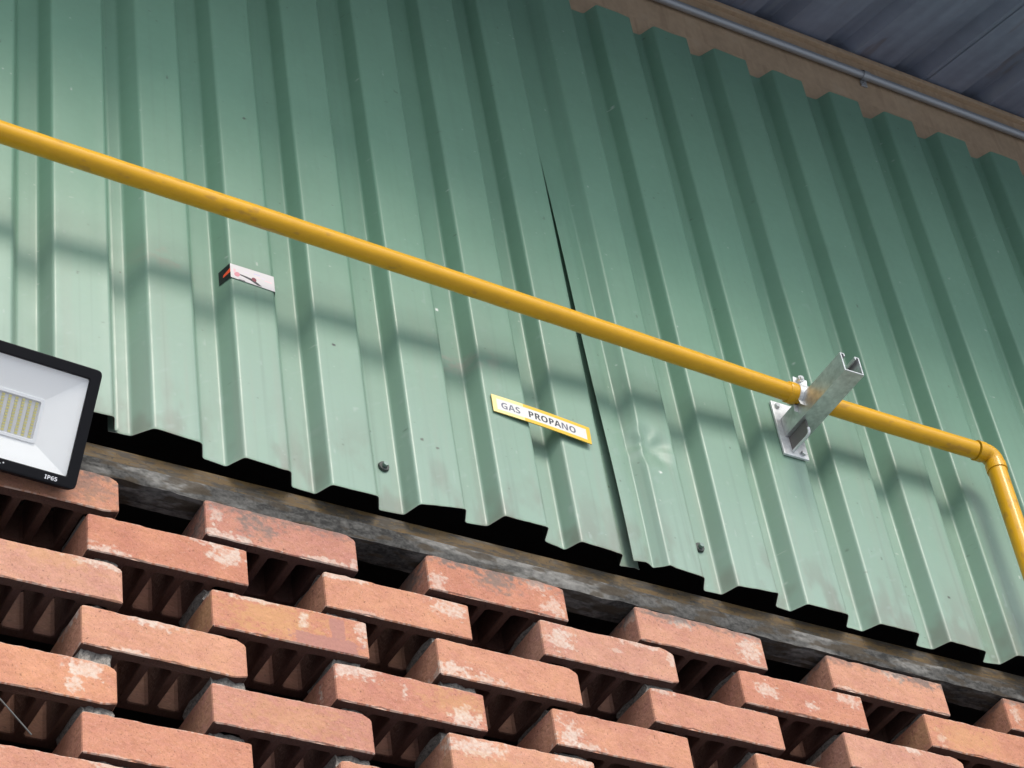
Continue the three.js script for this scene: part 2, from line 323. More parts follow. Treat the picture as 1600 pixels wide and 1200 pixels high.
// ---------------------------------------------------------------- corrugated green sheets
const ZV = 0.003, ZC = 0.033;
const SHEET_TOP = 1.538;
const UO = -1.9, UW = 5.4;                        // extent of the sheet texture along the wall
const paint = colourMap(2048, 1024, (u, v) => {
  const x = UO + u * UW, y = v * 1.6;
  let c = [0.145, 0.272, 0.187];
  const big = fbm(x * 3, y * 1.6, 4, 4) - 0.5, mid = fbm(x * 14, y * 10, 14, 3) - 0.5, fine = fbm(x * 120, y * 120, 18, 2) - 0.5;
  let k = 1 + 0.16 * big + 0.1 * mid + 0.05 * fine; c = c.map(q => q * k);
  // paler and greyer low on the sheets, run marks down the metal
  const low = 1 - sstep(0.06, 0.75, y + 0.2 * big);
  const run = fbm(x * 60, y * 2.5, 31, 3);
  c = mix3(c, [0.25, 0.325, 0.27], low * (0.55 + 0.6 * big));
  // streaks of dust washed down, grime creeping up from the cut edge
  const rain = fbm(x * 140, y * 1.4, 131, 3); c = mix3(c, [0.09, 0.13, 0.105], sstep(0.56, 0.8, rain) * 0.2 * (0.35 + 0.65 * low));
  const grime = fbm(x * 34, y * 14, 141, 4); c = mix3(c, [0.15, 0.15, 0.12], (1 - sstep(0.06, 0.24, y)) * sstep(0.42, 0.75, grime) * 0.6);
  const scratch = noise(x * 14 - y * 46, y * 5 + x * 150, 151); if (scratch > 0.93) c = mix3(c, [0.3, 0.37, 0.33], (scratch - 0.93) * 7 * (0.3 + low));
  c = mix3(c, [0.25, 0.24, 0.2], low * sstep(0.52, 0.8, run) * 0.2);
  // brownish scuffs
  const d1 = Math.hypot((x + 0.05) / 0.07, (y - 0.44) / 0.03), sc = fbm(x * 50, y * 70, 61, 3);
  c = mix3(c, [0.26, 0.2, 0.16], clamp(1 - d1) * sstep(0.4, 0.7, sc) * 0.5);
  const d2 = Math.hypot((x - 0.46) / 0.1, (y - 0.42) / 0.03); c = mix3(c, [0.3, 0.25, 0.22], clamp(1 - d2) * sstep(0.45, 0.7, sc) * 0.5);
  const s2 = noise(x * 30 + y * 20, y * 90 - x * 60, 77); if (s2 > 0.86) c = mix3(c, [0.27, 0.35, 0.31], (s2 - 0.86) * 2.2 * low);
  for (const [sx, sy, sr, sc3] of [[0.222, 0.353, 0.003, [0.02, 0.02, 0.02]], [0.444, 0.537, 0.0034, [0.7, 0.72, 0.68]], [0.812, 0.27, 0.003, [0.6, 0.63, 0.58]], [1.43, 0.29, 0.0026, [0.55, 0.5, 0.36]], [1.38, 0.16, 0.0026, [0.04, 0.05, 0.04]], [0.36, 0.2, 0.0028, [0.07, 0.08, 0.06]], [0.386, 0.19, 0.0024, [0.07, 0.08, 0.06]], [1.74, 1.31, 0.004, [0.5, 0.46, 0.4]], [0.1, 0.83, 0.0028, [0.05, 0.06, 0.05]]]) {
    const q = Math.hypot(x - sx, (y - sy) * 1.1) / sr; if (q < 1.5) c = mix3(c, sc3, 1 - sstep(0.7, 1.3, q + 0.4 * (noise(x * 700, y * 700, 3) - 0.5)));
  }
  // specks of paint and dirt
  const sp = noise(x * 160, y * 160, 91); if (sp > 0.965) c = mix3(c, noise(x * 11, y * 11, 5) > 0.55 ? [0.5, 0.53, 0.48] : [0.05, 0.06, 0.05], (sp - 0.965) * 26);
  return c;
});
const paintRough = grey(1024, 512, (u, v) => 0.40 + 0.16 * (fbm(u * 60, v * 20, 5, 4) - 0.5) + 0.08 * (fbm(u * 300, v * 120, 8, 2) - 0.5));
const paintMat = new THREE.MeshPhysicalMaterial({ map: paint, roughness: 1, roughnessMap: paintRough, metalness: 0, specularIntensity: 1.0, vertexColors: true, side: THREE.DoubleSide });
const greyBack = [0.07, 0.07, 0.07];
function bendProfile(corners, r) { // rounded polyline -> [x, z]
  const out = [corners[0]];
  for (let i = 1; i < corners.length - 1; i++) {
    const a = new THREE.Vector2(...corners[i - 1]), b = new THREE.Vector2(...corners[i]), c = new THREE.Vector2(...corners[i + 1]);
    const d1 = a.clone().sub(b).normalize(), d2 = c.clone().sub(b).normalize();
    const p = b.clone().addScaledVector(d1, r), q = b.clone().addScaledVector(d2, r);
    for (let k = 0; k <= 4; k++) { const t = k / 4; out.push([(1 - t) * (1 - t) * p.x + 2 * t * (1 - t) * b.x + t * t * q.x, (1 - t) * (1 - t) * p.y + 2 * t * (1 - t) * b.y + t * t * q.y]); }
  }
  out.push(corners[corners.length - 1]);
  const fine = [out[0]];
  for (let i = 1; i < out.length; i++) {
    const [x0, z0] = out[i - 1], [x1, z1] = out[i], l = Math.hypot(x1 - x0, z1 - z0), n = Math.max(1, Math.round(l / 0.008));
    for (let k = 1; k <= n; k++) fine.push([mix(x0, x1, k / n), mix(z0, z1, k / n)]);
  }
  return fine;
}
function lerpTable(T, x) { if (x <= T[0][0]) return T[0][1]; for (let i = 1; i < T.length; i++) if (x <= T[i][0]) return mix(T[i - 1][1], T[i][1], (x - T[i - 1][0]) / (T[i][0] - T[i - 1][0])); return T[T.length - 1][1]; }
const BOTTOM = [[-2, 0.072], [-0.3, 0.076], [-0.1112, 0.082], [-0.0887, 0.0795], [-0.0147, 0.0745], [-0.0011, 0.0745], [0.0525, 0.0675], [0.126, 0.063], [0.1404, 0.062], [0.192, 0.057], [0.2707, 0.058], [0.3348, 0.064], [0.4253, 0.078], [0.4416, 0.079], [0.4913, 0.084], [0.5688, 0.083], [0.6246, 0.0715], [0.6982, 0.066], [0.7424, 0.0755], [0.7842, 0.068], [0.853, 0.062], [0.9192, 0.063], [1.0012, 0.069], [1.0545, 0.062], [1.1364, 0.061], [1.2862, 0.059], [1.4272, 0.058], [1.5096, 0.067], [3.5, 0.066]];
function sheetGeometry(corners, deform) {
  const prof = bendProfile(corners, 0.0046), n = prof.length, rows = 190, th = 0.0008;
  const nor = prof.map((_, i) => { const a = prof[Math.max(0, i - 1)], b = prof[Math.min(n - 1, i + 1)], l = Math.hypot(b[0] - a[0], b[1] - a[1]); return [-(b[1] - a[1]) / l, (b[0] - a[0]) / l]; });
  const surf = (front) => {
    const pos = [], uv = [], col = [], idx = [];
    for (let j = 0; j <= rows; j++) for (let i = 0; i < n; i++) {
      const t = Math.pow(j / rows, 1.15), [x, z] = prof[i];
      const yb = lerpTable(BOTTOM, x) + 0.0012 * (noise(x * 90, 2, 3) - 0.5), y = mix(yb, SHEET_TOP + 0.004 * (noise(x * 30, 4, 8) - 0.5), t);
      let [dx, dz] = deform(x, y, z);
      const o = (front ? 0 : -th) + (j === 0 ? 0.0011 : 0);
      pos.push(x + dx + nor[i][0] * o, y, z + dz + nor[i][1] * o); uv.push((x - UO) / UW, y / 1.6);
      col.push(...(front ? [1, 1, 1] : greyBack));
    }
    for (let j = 0; j < rows; j++) for (let i = 0; i < n - 1; i++) {
      const a = j * n + i, b = a + 1, c = a + n, d = c + 1;
      front ? idx.push(a, b, d, a, d, c) : idx.push(a, d, b, a, c, d);
    }
    const g = new THREE.BufferGeometry();
    g.setAttribute('position', new THREE.Float32BufferAttribute(pos, 3)); g.setAttribute('uv', new THREE.Float32BufferAttribute(uv, 2)); g.setAttribute('color', new THREE.Float32BufferAttribute(col, 3));
    g.setIndex(idx); g.computeVertexNormals(); return g;
  };
  const F = surf(true), B = surf(false);
  const strip = (ids, colr) => { // cut edges
    const pos = [], uv = [], col = [], idx = [];
    ids.forEach((k, q) => { for (const g of [F, B]) { const a = g.attributes.position; pos.push(a.getX(k), a.getY(k), a.getZ(k)); const b = g.attributes.uv; uv.push(b.getX(k), b.getY(k)); col.push(...colr); } if (q) idx.push(2 * q - 2, 2 * q - 1, 2 * q + 1, 2 * q - 2, 2 * q + 1, 2 * q); });
    const g = new THREE.BufferGeometry();
    g.setAttribute('position', new THREE.Float32BufferAttribute(pos, 3)); g.setAttribute('uv', new THREE.Float32BufferAttribute(uv, 2)); g.setAttribute('color', new THREE.Float32BufferAttribute(col, 3)); g.setIndex(idx); g.computeVertexNormals(); return g;
  };
  const bot = [...Array(n).keys()], top = bot.map(i => rows * n + i), lf = [...Array(rows + 1).keys()].map(j => j * n), rt = lf.map(i => i + n - 1);
  return mergeGeometries([F, B, strip(bot, [2.2, 1.7, 1.9]), strip(top, [1, 1, 1]), strip(lf, [0.8, 0.6, 0.6]), strip(rt, [1, 1, 1])]);
}
const wave = (x, y, z) => (z > 0.02 ? 0.0012 : 0.0007) * (fbm(x * 9, y * 3.2, 71, 2) - 0.5) * 2 * sstep(0.3, 0.6, 1);
const ridge = l => l.flatMap(([vr, cl, cr, vl]) => [[vr, ZV], [cl, ZC], [cr, ZC], [vl, ZV]]);
{ // left sheet
  const c = []; for (let i = 7; i >= 1; i--) { const o = -0.1445 * i; c.push([-0.1055 + o, -0.0915 + o, -0.0065 + o - 0.005, 0.004 + o]); }
  c[6] = [-0.2500, -0.2385, -0.1500, -0.1385];
  const root = thing('metal_sheet', 'leftmost green corrugated sheet, cut off by the photo beside the floodlight', 'metal sheet', [-0.6, 0.08, 0.0]);
  part('corrugated_panel', sheetGeometry([[-1.16, ZV], ...ridge(c), [-0.132, ZV + 0.0008]], (x, y, z) => [0, wave(x, y, z) + 0.0035 * sstep(-0.16, -0.13, x)]), paintMat, root);
}
const MID = [[-0.1112, -0.0887, -0.0147, -0.0011], [0.0369, 0.0525, 0.126, 0.1404], [0.1793, 0.192, 0.2687, 0.2845], [0.3287, 0.3405, 0.4203, 0.4346], [0.4765, 0.4893, 0.5673, 0.5768], [0.6129, 0.6246, 0.6995, 0.7115]];
{
  const root = thing('metal_sheet', 'middle green corrugated sheet carrying both small stickers, its right edge beside a dark gap', 'metal sheet', [0.3, 0.07, 0]);
  part('corrugated_panel', sheetGeometry([[-0.146, ZV - 0.001], ...ridge(MID), [0.752, ZV]], (x, y, z) => [0, wave(x, y, z) - 0.002 * sstep(0.705, 0.74, x)]), paintMat, root);
  screwPart(root, 0.3025, 0.150, ZV);
}
const RIGHT = [[0.7610, 0.7872, 0.853, 0.8702], [0.9065, 0.9192, 0.9992, 1.0130], [1.0415, 1.0560, 1.1380, 1.1543], [1.1878, 1.2046, 1.2846, 1.2990], [1.3357, 1.3510, 1.4275, 1.4440], [1.4850, 1.4990, 1.5760, 1.5900]];
for (let i = 1; i < 12; i++) { const o = 0.1455 * i; RIGHT.push([1.4850 + o, 1.4990 + o, 1.5760 + o, 1.5900 + o]); }
{
  const root = thing('metal_sheet', 'right green corrugated sheet with a dented lifted left edge, behind the pipe bracket', 'metal sheet', [1.6, 0.07, 0]);
  const def = (x, y, z) => {
    const e = 1 - sstep(0.735, 0.80, x), lo = 1 - sstep(0.55, 1.34, y), lift = 0.001 + lo * (0.015 + 0.002 * Math.sin(y * 9));
    let dz = wave(x, y, z) + e * lift;
    // the starred dent under the pipe
    const dx = (x - 0.803) / 0.04, dy = (y - 0.325) / 0.04, r = Math.hypot(dx, dy), a = Math.atan2(dy, dx);
    dz -= 0.0085 * Math.max(0, 1 - r * 0.85) + 0.006 * Math.max(0, 1 - r * 0.6) * Math.min(1, r * 1.6) * (Math.abs(Math.sin(2.5 * a + 0.5)) - 0.6) * (0.6 + 0.8 * noise(a * 1.3 + 9, r * 2, 5));
    return [0.012 * e * (1 - sstep(0.05, 0.9, y)), dz];
  };
  part('corrugated_panel', sheetGeometry([[0.7165, ZV + 0.001], ...ridge(RIGHT), [3.25, ZV]], def), paintMat, root);
  screwPart(root, 0.882, 0.153, ZV);
}
function screwPart(root, x, y, z) {
  const dark = std({ color: lin(0.05, 0.055, 0.05), roughness: 0.6 }), steel = std({ color: lin(0.2, 0.26, 0.23), metalness: 0.4, roughness: 0.5 });
  const w = new THREE.CylinderGeometry(0.0085, 0.0095, 0.003, 20); w.rotateX(Math.PI / 2); w.translate(x, y, z + 0.0025);
  const h = new THREE.CylinderGeometry(0.0042, 0.0045, 0.006, 6); h.rotateX(Math.PI / 2); h.translate(x, y, z + 0.007);
  const s = part('screw', h, steel, root); part('washer', w, dark, root, s);
}

// ---------------------------------------------------------------- upper beam, conduit, roof
{
  const t = colourMap(2048, 256, (u, v) => {
    const n = fbm(u * 40, v * 6, 51, 4), s = fbm(u * 170, v * 3, 53, 3), f = fbm(u * 300, v * 40, 57, 2);
    let k = 1 + 0.25 * (n - 0.5) + 0.2 * (s - 0.5) + 0.15 * (f - 0.5);
    let c = [0.46 * k, 0.325 * k, 0.205 * k]; c = mix3(c, [0.16, 0.09, 0.05], sstep(0.6, 0.85, s) * 0.25); return mix3(c, [0.42, 0.34, 0.26], sstep(0.62, 0.8, n) * 0.15);
  });
  t.repeat.set(0.4, 2.5);
  const m = std({ map: t, roughness: 0.7 });
  const b = thing('steel_beam', 'brown painted steel beam under the roof above the green sheets', 'beam', [0.8, 1.46, -0.06]);
  part('web', metreUV(box(-1.75, 3.4, 1.46, 1.742, -0.06, -0.002)), m, b);
  part('flange', metreUV(box(-1.75, 3.4, 1.742, 1.756, -0.06, 0.010, 0.002)), m, b);
  for (const x of [1.142, 1.75]) { const g = new THREE.CylinderGeometry(0.004, 0.004, 0.004, 10); g.rotateX(Math.PI / 2); g.translate(x, 1.582, 0); part('rivet', g, std({ color: lin(0.04, 0.035, 0.03), roughness: 0.7 }), b); }
}
{
  const zinc = std({ color: lin(0.4, 0.41, 0.42), metalness: 0.55, roughness: 0.42 });
  const c = thing('conduit', 'thin grey metal conduit running along the brown beam under the roof', 'conduit', [0.8, 1.68, 0.012]);
  part('tube', rod([-1.75, 1.681, 0.0115], [3.4, 1.681, 0.0115], 0.0092, 16), zinc, c);
  for (const x of [0.25, 1.648, 2.9]) {
    const g = [box(x - 0.008, x + 0.008, 1.656, 1.672, -0.001, 0.0035, 0.001)];
    const a = new THREE.TorusGeometry(0.0112, 0.0012, 6, 14, Math.PI); a.scale(1, 1, 5); a.rotateZ(-Math.PI / 2); a.rotateY(-Math.PI / 2); a.translate(x, 1.681, 0.0115);
    const a2 = new THREE.CylinderGeometry(0.0112, 0.0112, 0.016, 16, 1, true); a2.rotateZ(Math.PI / 2); a2.translate(x, 1.681, 0.0115); g.push(a2);
    const cl = part('clip', mergeGeometries(g.map(q => { q = q.index ? q.toNonIndexed() : q; return q; })), zinc, c);
    const s = new THREE.CylinderGeometry(0.004, 0.004, 0.004, 8); s.rotateX(Math.PI / 2); s.translate(x, 1.663, 0.005); part('screw', s, zinc, c, cl);
  }
}
{
  const t = colourMap(1024, 512, (u, v) => {
    const n = fbm(u * 26, v * 5, 81, 4), s = fbm(u * 140, v * 4, 83, 3), f = fbm(u * 200, v * 100, 87, 2);
    let k = 1 + 0.5 * (n - 0.5) + 0.4 * (s - 0.5) + 0.15 * (f - 0.5); let c = [0.265 * k, 0.29 * k, 0.365 * k];
    c = mix3(c, [0.34, 0.36, 0.4], sstep(0.68, 0.82, s) * 0.5); return mix3(c, [0.17, 0.1, 0.06], sstep(0.72, 0.82, fbm(u * 120, v * 12, 99, 3)) * 0.35);
  });
  t.repeat.set(0.35, 0.6);
  const m = std({ map: t, roughness: 0.6, metalness: 0.15, side: THREE.DoubleSide });
  const roof = thing('roof', 'dark blue grey corrugated metal roof eave sloping over the green wall', 'roof', [0.8, 1.76, 0]);
  const E = 0.98, BACK = -3.25, S = 0.3, YZ = 1.766;
  let x = -1.95;
  for (let k = 0; x < 3.5; k++) { // one panel after another, each of four ribs
    const prof = [], pitch = 0.19; const x1 = Math.min(3.62, x + pitch * 5);
    for (let q = x; q < x1 - 0.01; q += pitch) prof.push([q, 0], [q + 0.098, 0], [q + 0.118, 0.028], [q + 0.158, 0.028], [q + 0.178, 0]);
    prof.push([x1 + 0.012, 0]);
    const zs = [E, 0.4, 0, -1.2, BACK], pos = [], uv = [], idx = [], n = prof.length;
    const layer = (dy) => { const o = pos.length / 3; for (const z of zs) for (const [px, py] of prof) { pos.push(px, YZ + py + dy - S * z + (k % 2 ? 0.0022 : 0) + (z > 0.8 ? 0.002 * Math.sin(px * 7) : 0), z); uv.push(px, z); } for (let j = 0; j < zs.length - 1; j++) for (let i = 0; i < n - 1; i++) { const a = o + j * n + i; idx.push(a, a + n, a + 1, a + 1, a + n, a + n + 1); } };
    layer(0); layer(0.0012);
    for (let i = 0; i < n - 1; i++) { const a = i, b = i + zs.length * n; idx.push(a, a + 1, b, a + 1, b + 1, b); }
    let g = new THREE.BufferGeometry(); g.setAttribute('position', new THREE.Float32BufferAttribute(pos, 3)); g.setAttribute('uv', new THREE.Float32BufferAttribute(uv, 2)); g.setIndex(idx);
    g = toCreasedNormals(g, 0.3);
    part(numbered('roof_panel'), g, m, roof); x = x1;
  }
}

// ---------------------------------------------------------------- yellow gas pipe
const yellowTex = colourMap(1024, 128, (u, v) => {
  const n = fbm(u * 50, v * 5, 13, 4) - 0.5, f = fbm(u * 260, v * 16, 15, 3) - 0.5; let k = 1 + 0.12 * n + 0.1 * f;
  let c = [0.64 * k, 0.335 * k, 0.008 * k]; return mix3(c, [0.35, 0.18, 0.04], sstep(0.66, 0.8, fbm(u * 120, v * 9, 19, 3)) * 0.45);
});
const pipeBump = grey(1024, 128, (u, v) => 0.5 + 0.6 * (fbm(u * 110, v * 7, 63, 4) - 0.5));
const yellow = new THREE.MeshPhysicalMaterial({ map: yellowTex, roughness: 0.5, specularIntensity: 0.4, clearcoat: 0.45, clearcoatRoughness: 0.16, bumpMap: pipeBump, bumpScale: 0.0006 });
const PR = 0.0167;
{
  const pipe = thing('gas_pipe', 'yellow painted gas pipe crossing the green sheets and turning down at the right', 'pipe', [0.5, 0.48, 0.1]);
  const pts = [[-1.5, 0.487, 0.173], [-0.35, 0.484, 0.138], [0.1, 0.484, 0.126], [0.55, 0.484, 0.113], [1.0, 0.484, 0.0985], [1.12, 0.4830, 0.0955], [1.3, 0.4800, 0.0955], [1.492, 0.4785, 0.0965]].map(q => new THREE.Vector3(...q));
  const curve = new THREE.CatmullRomCurve3(pts, false, 'centripetal');
  const tube = new THREE.TubeGeometry(curve, 240, PR, 24); const p = tube.attributes.position, nn = tube.attributes.normal;
  for (let i = 0; i < p.count; i++) { const k = 0.0007 * (fbm(p.getX(i) * 30, p.getY(i) * 120 + p.getZ(i) * 90, 23, 2) - 0.5); p.setXYZ(i, p.getX(i) + nn.getX(i) * k, p.getY(i) + nn.getY(i) * k, p.getZ(i) + nn.getZ(i) * k); }
  part('horizontal_pipe', tube, yellow, pipe);
  const ex = 1.533, ey = 0.4785, ez = 0.0965, er = 0.019;
  const arc = []; for (let k = 0; k <= 10; k++) { const a = Math.PI / 2 * k / 10; arc.push(new THREE.Vector3(ex - er + er * Math.sin(a), ey - er + er * Math.cos(a), ez)); }
  arc.unshift(new THREE.Vector3(ex - er - 0.014, ey, ez)); arc.push(new THREE.Vector3(ex, ey - er - 0.014, ez));
  const elbow = part('elbow', new THREE.TubeGeometry(new THREE.CatmullRomCurve3(arc), 36, PR * 1.07, 24), yellow, pipe);
  const ring = (a, b) => { const c1 = rod(a, b, PR * 1.15, 24); return c1; };
  part('collar', ring([ex - er - 0.019, ey, ez], [ex - er - 0.004, ey, ez]), yellow, pipe, elbow);
  part('collar', ring([ex, ey - er - 0.004, ez], [ex, ey - er - 0.019, ez]), yellow, pipe, elbow);
  const drop = rod([ex, ey - er - 0.006, ez], [ex - 0.002, -1.6, ez - 0.02], PR * 1.04, 28), du = drop.attributes.uv;
  for (let i = 0; i < du.count; i++) { const a = du.getX(i); du.setXY(i, du.getY(i) * 0.7, a); }
  part('vertical_pipe', drop, yellow, pipe);
  part('coupling', (() => { const l = new THREE.LatheGeometry([[PR, -0.009], [PR * 1.13, -0.008], [PR * 1.18, 0], [PR * 1.13, 0.008], [PR, 0.009]].map(q => new THREE.Vector2(...q)), 24); l.rotateZ(Math.PI / 2); l.translate(1.086, 0.4834, 0.0962); return l; })(), yellow, pipe);
}
{
  const galvT = colourMap(512, 512, (u, v) => { const a = fbm(u * 40, v * 40, 5, 3), b = fbm(u * 9, v * 9, 6, 3); const k = 0.55 + 0.28 * (a - 0.5) + 0.25 * (b - 0.5); return [k, k * 1.01, k * 1.0]; });
  galvT.repeat.set(4, 4);
  const galv = std({ map: galvT, metalness: 0.75, roughness: 0.36 }), white = std({ map: galvT, color: lin(1.3, 1.3, 1.3), metalness: 0.3, roughness: 0.4 });
  const br = thing('pipe_bracket', 'galvanised steel channel bracket holding the yellow pipe off the green sheet', 'bracket', [1.12, 0.455, 0.037]);
  const plate = part('base_plate', metreUV(box(1.0895, 1.1425, 0.3925, 0.516, 0.0345, 0.0395, 0.001)), white, br);
  for (const [x, y] of [[1.131, 0.4035], [1.1, 0.5045]]) { const g = new THREE.CylinderGeometry(0.005, 0.0055, 0.005, 6); g.rotateX(Math.PI / 2); g.translate(x, y, 0.042); part('bolt', g, galv, br, plate); }
  // the channel: C section, slot upward
  const W = 0.0405, H = 0.041, t = 0.0025, lip = 0.0095, s = new THREE.Shape();
  const pts = [[0, 0], [W, 0], [W, H], [W - lip, H], [W - lip, H - 0.007], [W - lip + t, H - 0.007], [W - lip + t, H - t], [W - t, H - t], [W - t, t], [t, t], [t, H - t], [lip - t, H - t], [lip - t, H - 0.007], [lip, H - 0.007], [lip, H], [0, H]];
  pts.forEach(([x, y], i) => i ? s.lineTo(x, y) : s.moveTo(x, y)); s.closePath();
  const ch = new THREE.ExtrudeGeometry(s, { depth: 0.1815, bevelEnabled: true, bevelSize: 0.0005, bevelThickness: 0.0005, bevelSegments: 1, bevelOffset: -0.0005 }); ch.translate(1.1005, 0.434, 0.0401);
  part('channel', metreUV(ch), galv, br);
  // gusset leg under the channel
  const gs = new THREE.Shape(); gs.moveTo(0, 0); gs.lineTo(0.044, 0.0); gs.quadraticCurveTo(0.05, 0.001, 0.05, 0.008); gs.lineTo(0.05, 0.0305); gs.lineTo(0, 0.0305); gs.closePath();
  const gg = new THREE.ExtrudeGeometry(gs, { depth: 0.003, bevelEnabled: false, curveSegments: 5 }); gg.rotateY(-Math.PI / 2); gg.translate(1.111, 0.4032, 0.0402);
  const gus = part('gusset', metreUV(gg), std({ color: lin(0.17, 0.155, 0.145), roughness: 0.6, metalness: 0.4 }), br);
  part('gusset_edge', new THREE.TubeGeometry(new THREE.CatmullRomCurve3([[1.1095, 0.4025, 0.0402], [1.1095, 0.4025, 0.06], [1.1095, 0.4025, 0.084], [1.1095, 0.4055, 0.0898], [1.1095, 0.415, 0.091]].map(q => new THREE.Vector3(...q))), 20, 0.0026, 8), white, br, gus);  // bright edge of the gusset, made as a separate pale strip
  // two-piece strap clamp hooked into the slot and closed round the pipe
  const cx = 1.1205, cy = 0.483, cz = 0.0955, strap = [];
  for (const sd of [-1, 1]) {
    const path = [[0.0075, 0.034]]; for (let k = 0; k <= 14; k++) { const a = (78 - 150 * k / 14) * Math.PI / 180; path.push([(PR + 0.0015) * Math.cos(a), (PR + 0.0015) * Math.sin(a)]); } path.push([0.0085, -0.03]);
    const sh = new THREE.Shape(); const th = 0.002;
    path.forEach(([a, b], i) => i ? sh.lineTo(a + th * 0.5, b) : sh.moveTo(a + th * 0.5, b)); [...path].reverse().forEach(([a, b]) => { const l = Math.hypot(a, b); sh.lineTo(a + th * a / l + th * 0.5, b + th * b / l * 0.3); }); sh.closePath();
    const g = new THREE.ExtrudeGeometry(sh, { depth: 0.03, bevelEnabled: false }); if (sd < 0) { g.scale(-1, 1, 1); const ix = g.attributes.position; for (let i = 0; i < ix.count; i += 3) { for (const nm of ['position', 'normal', 'uv']) { const at = g.attributes[nm], sz = at.itemSize; for (let q = 0; q < sz; q++) { const tmp = at.array[(i + 1) * sz + q]; at.array[(i + 1) * sz + q] = at.array[(i + 2) * sz + q]; at.array[(i + 2) * sz + q] = tmp; } } } g.computeVertexNormals(); }
    g.rotateY(Math.PI / 2); g.translate(cx - 0.027, cy, cz); strap.push(g);
  }
  const clamp_ = part('strap_clamp', metreUV(mergeGeometries(strap)), white, br);
  part('bolt', rod([cx - 0.016, cy + 0.0275, cz - 0.018], [cx - 0.016, cy + 0.0275, cz + 0.02], 0.0035, 10), galv, br, clamp_);
  part('nut', rod([cx - 0.016, cy + 0.0275, cz + 0.011], [cx - 0.016, cy + 0.0275, cz + 0.017], 0.0068, 6), galv, br, clamp_);
}

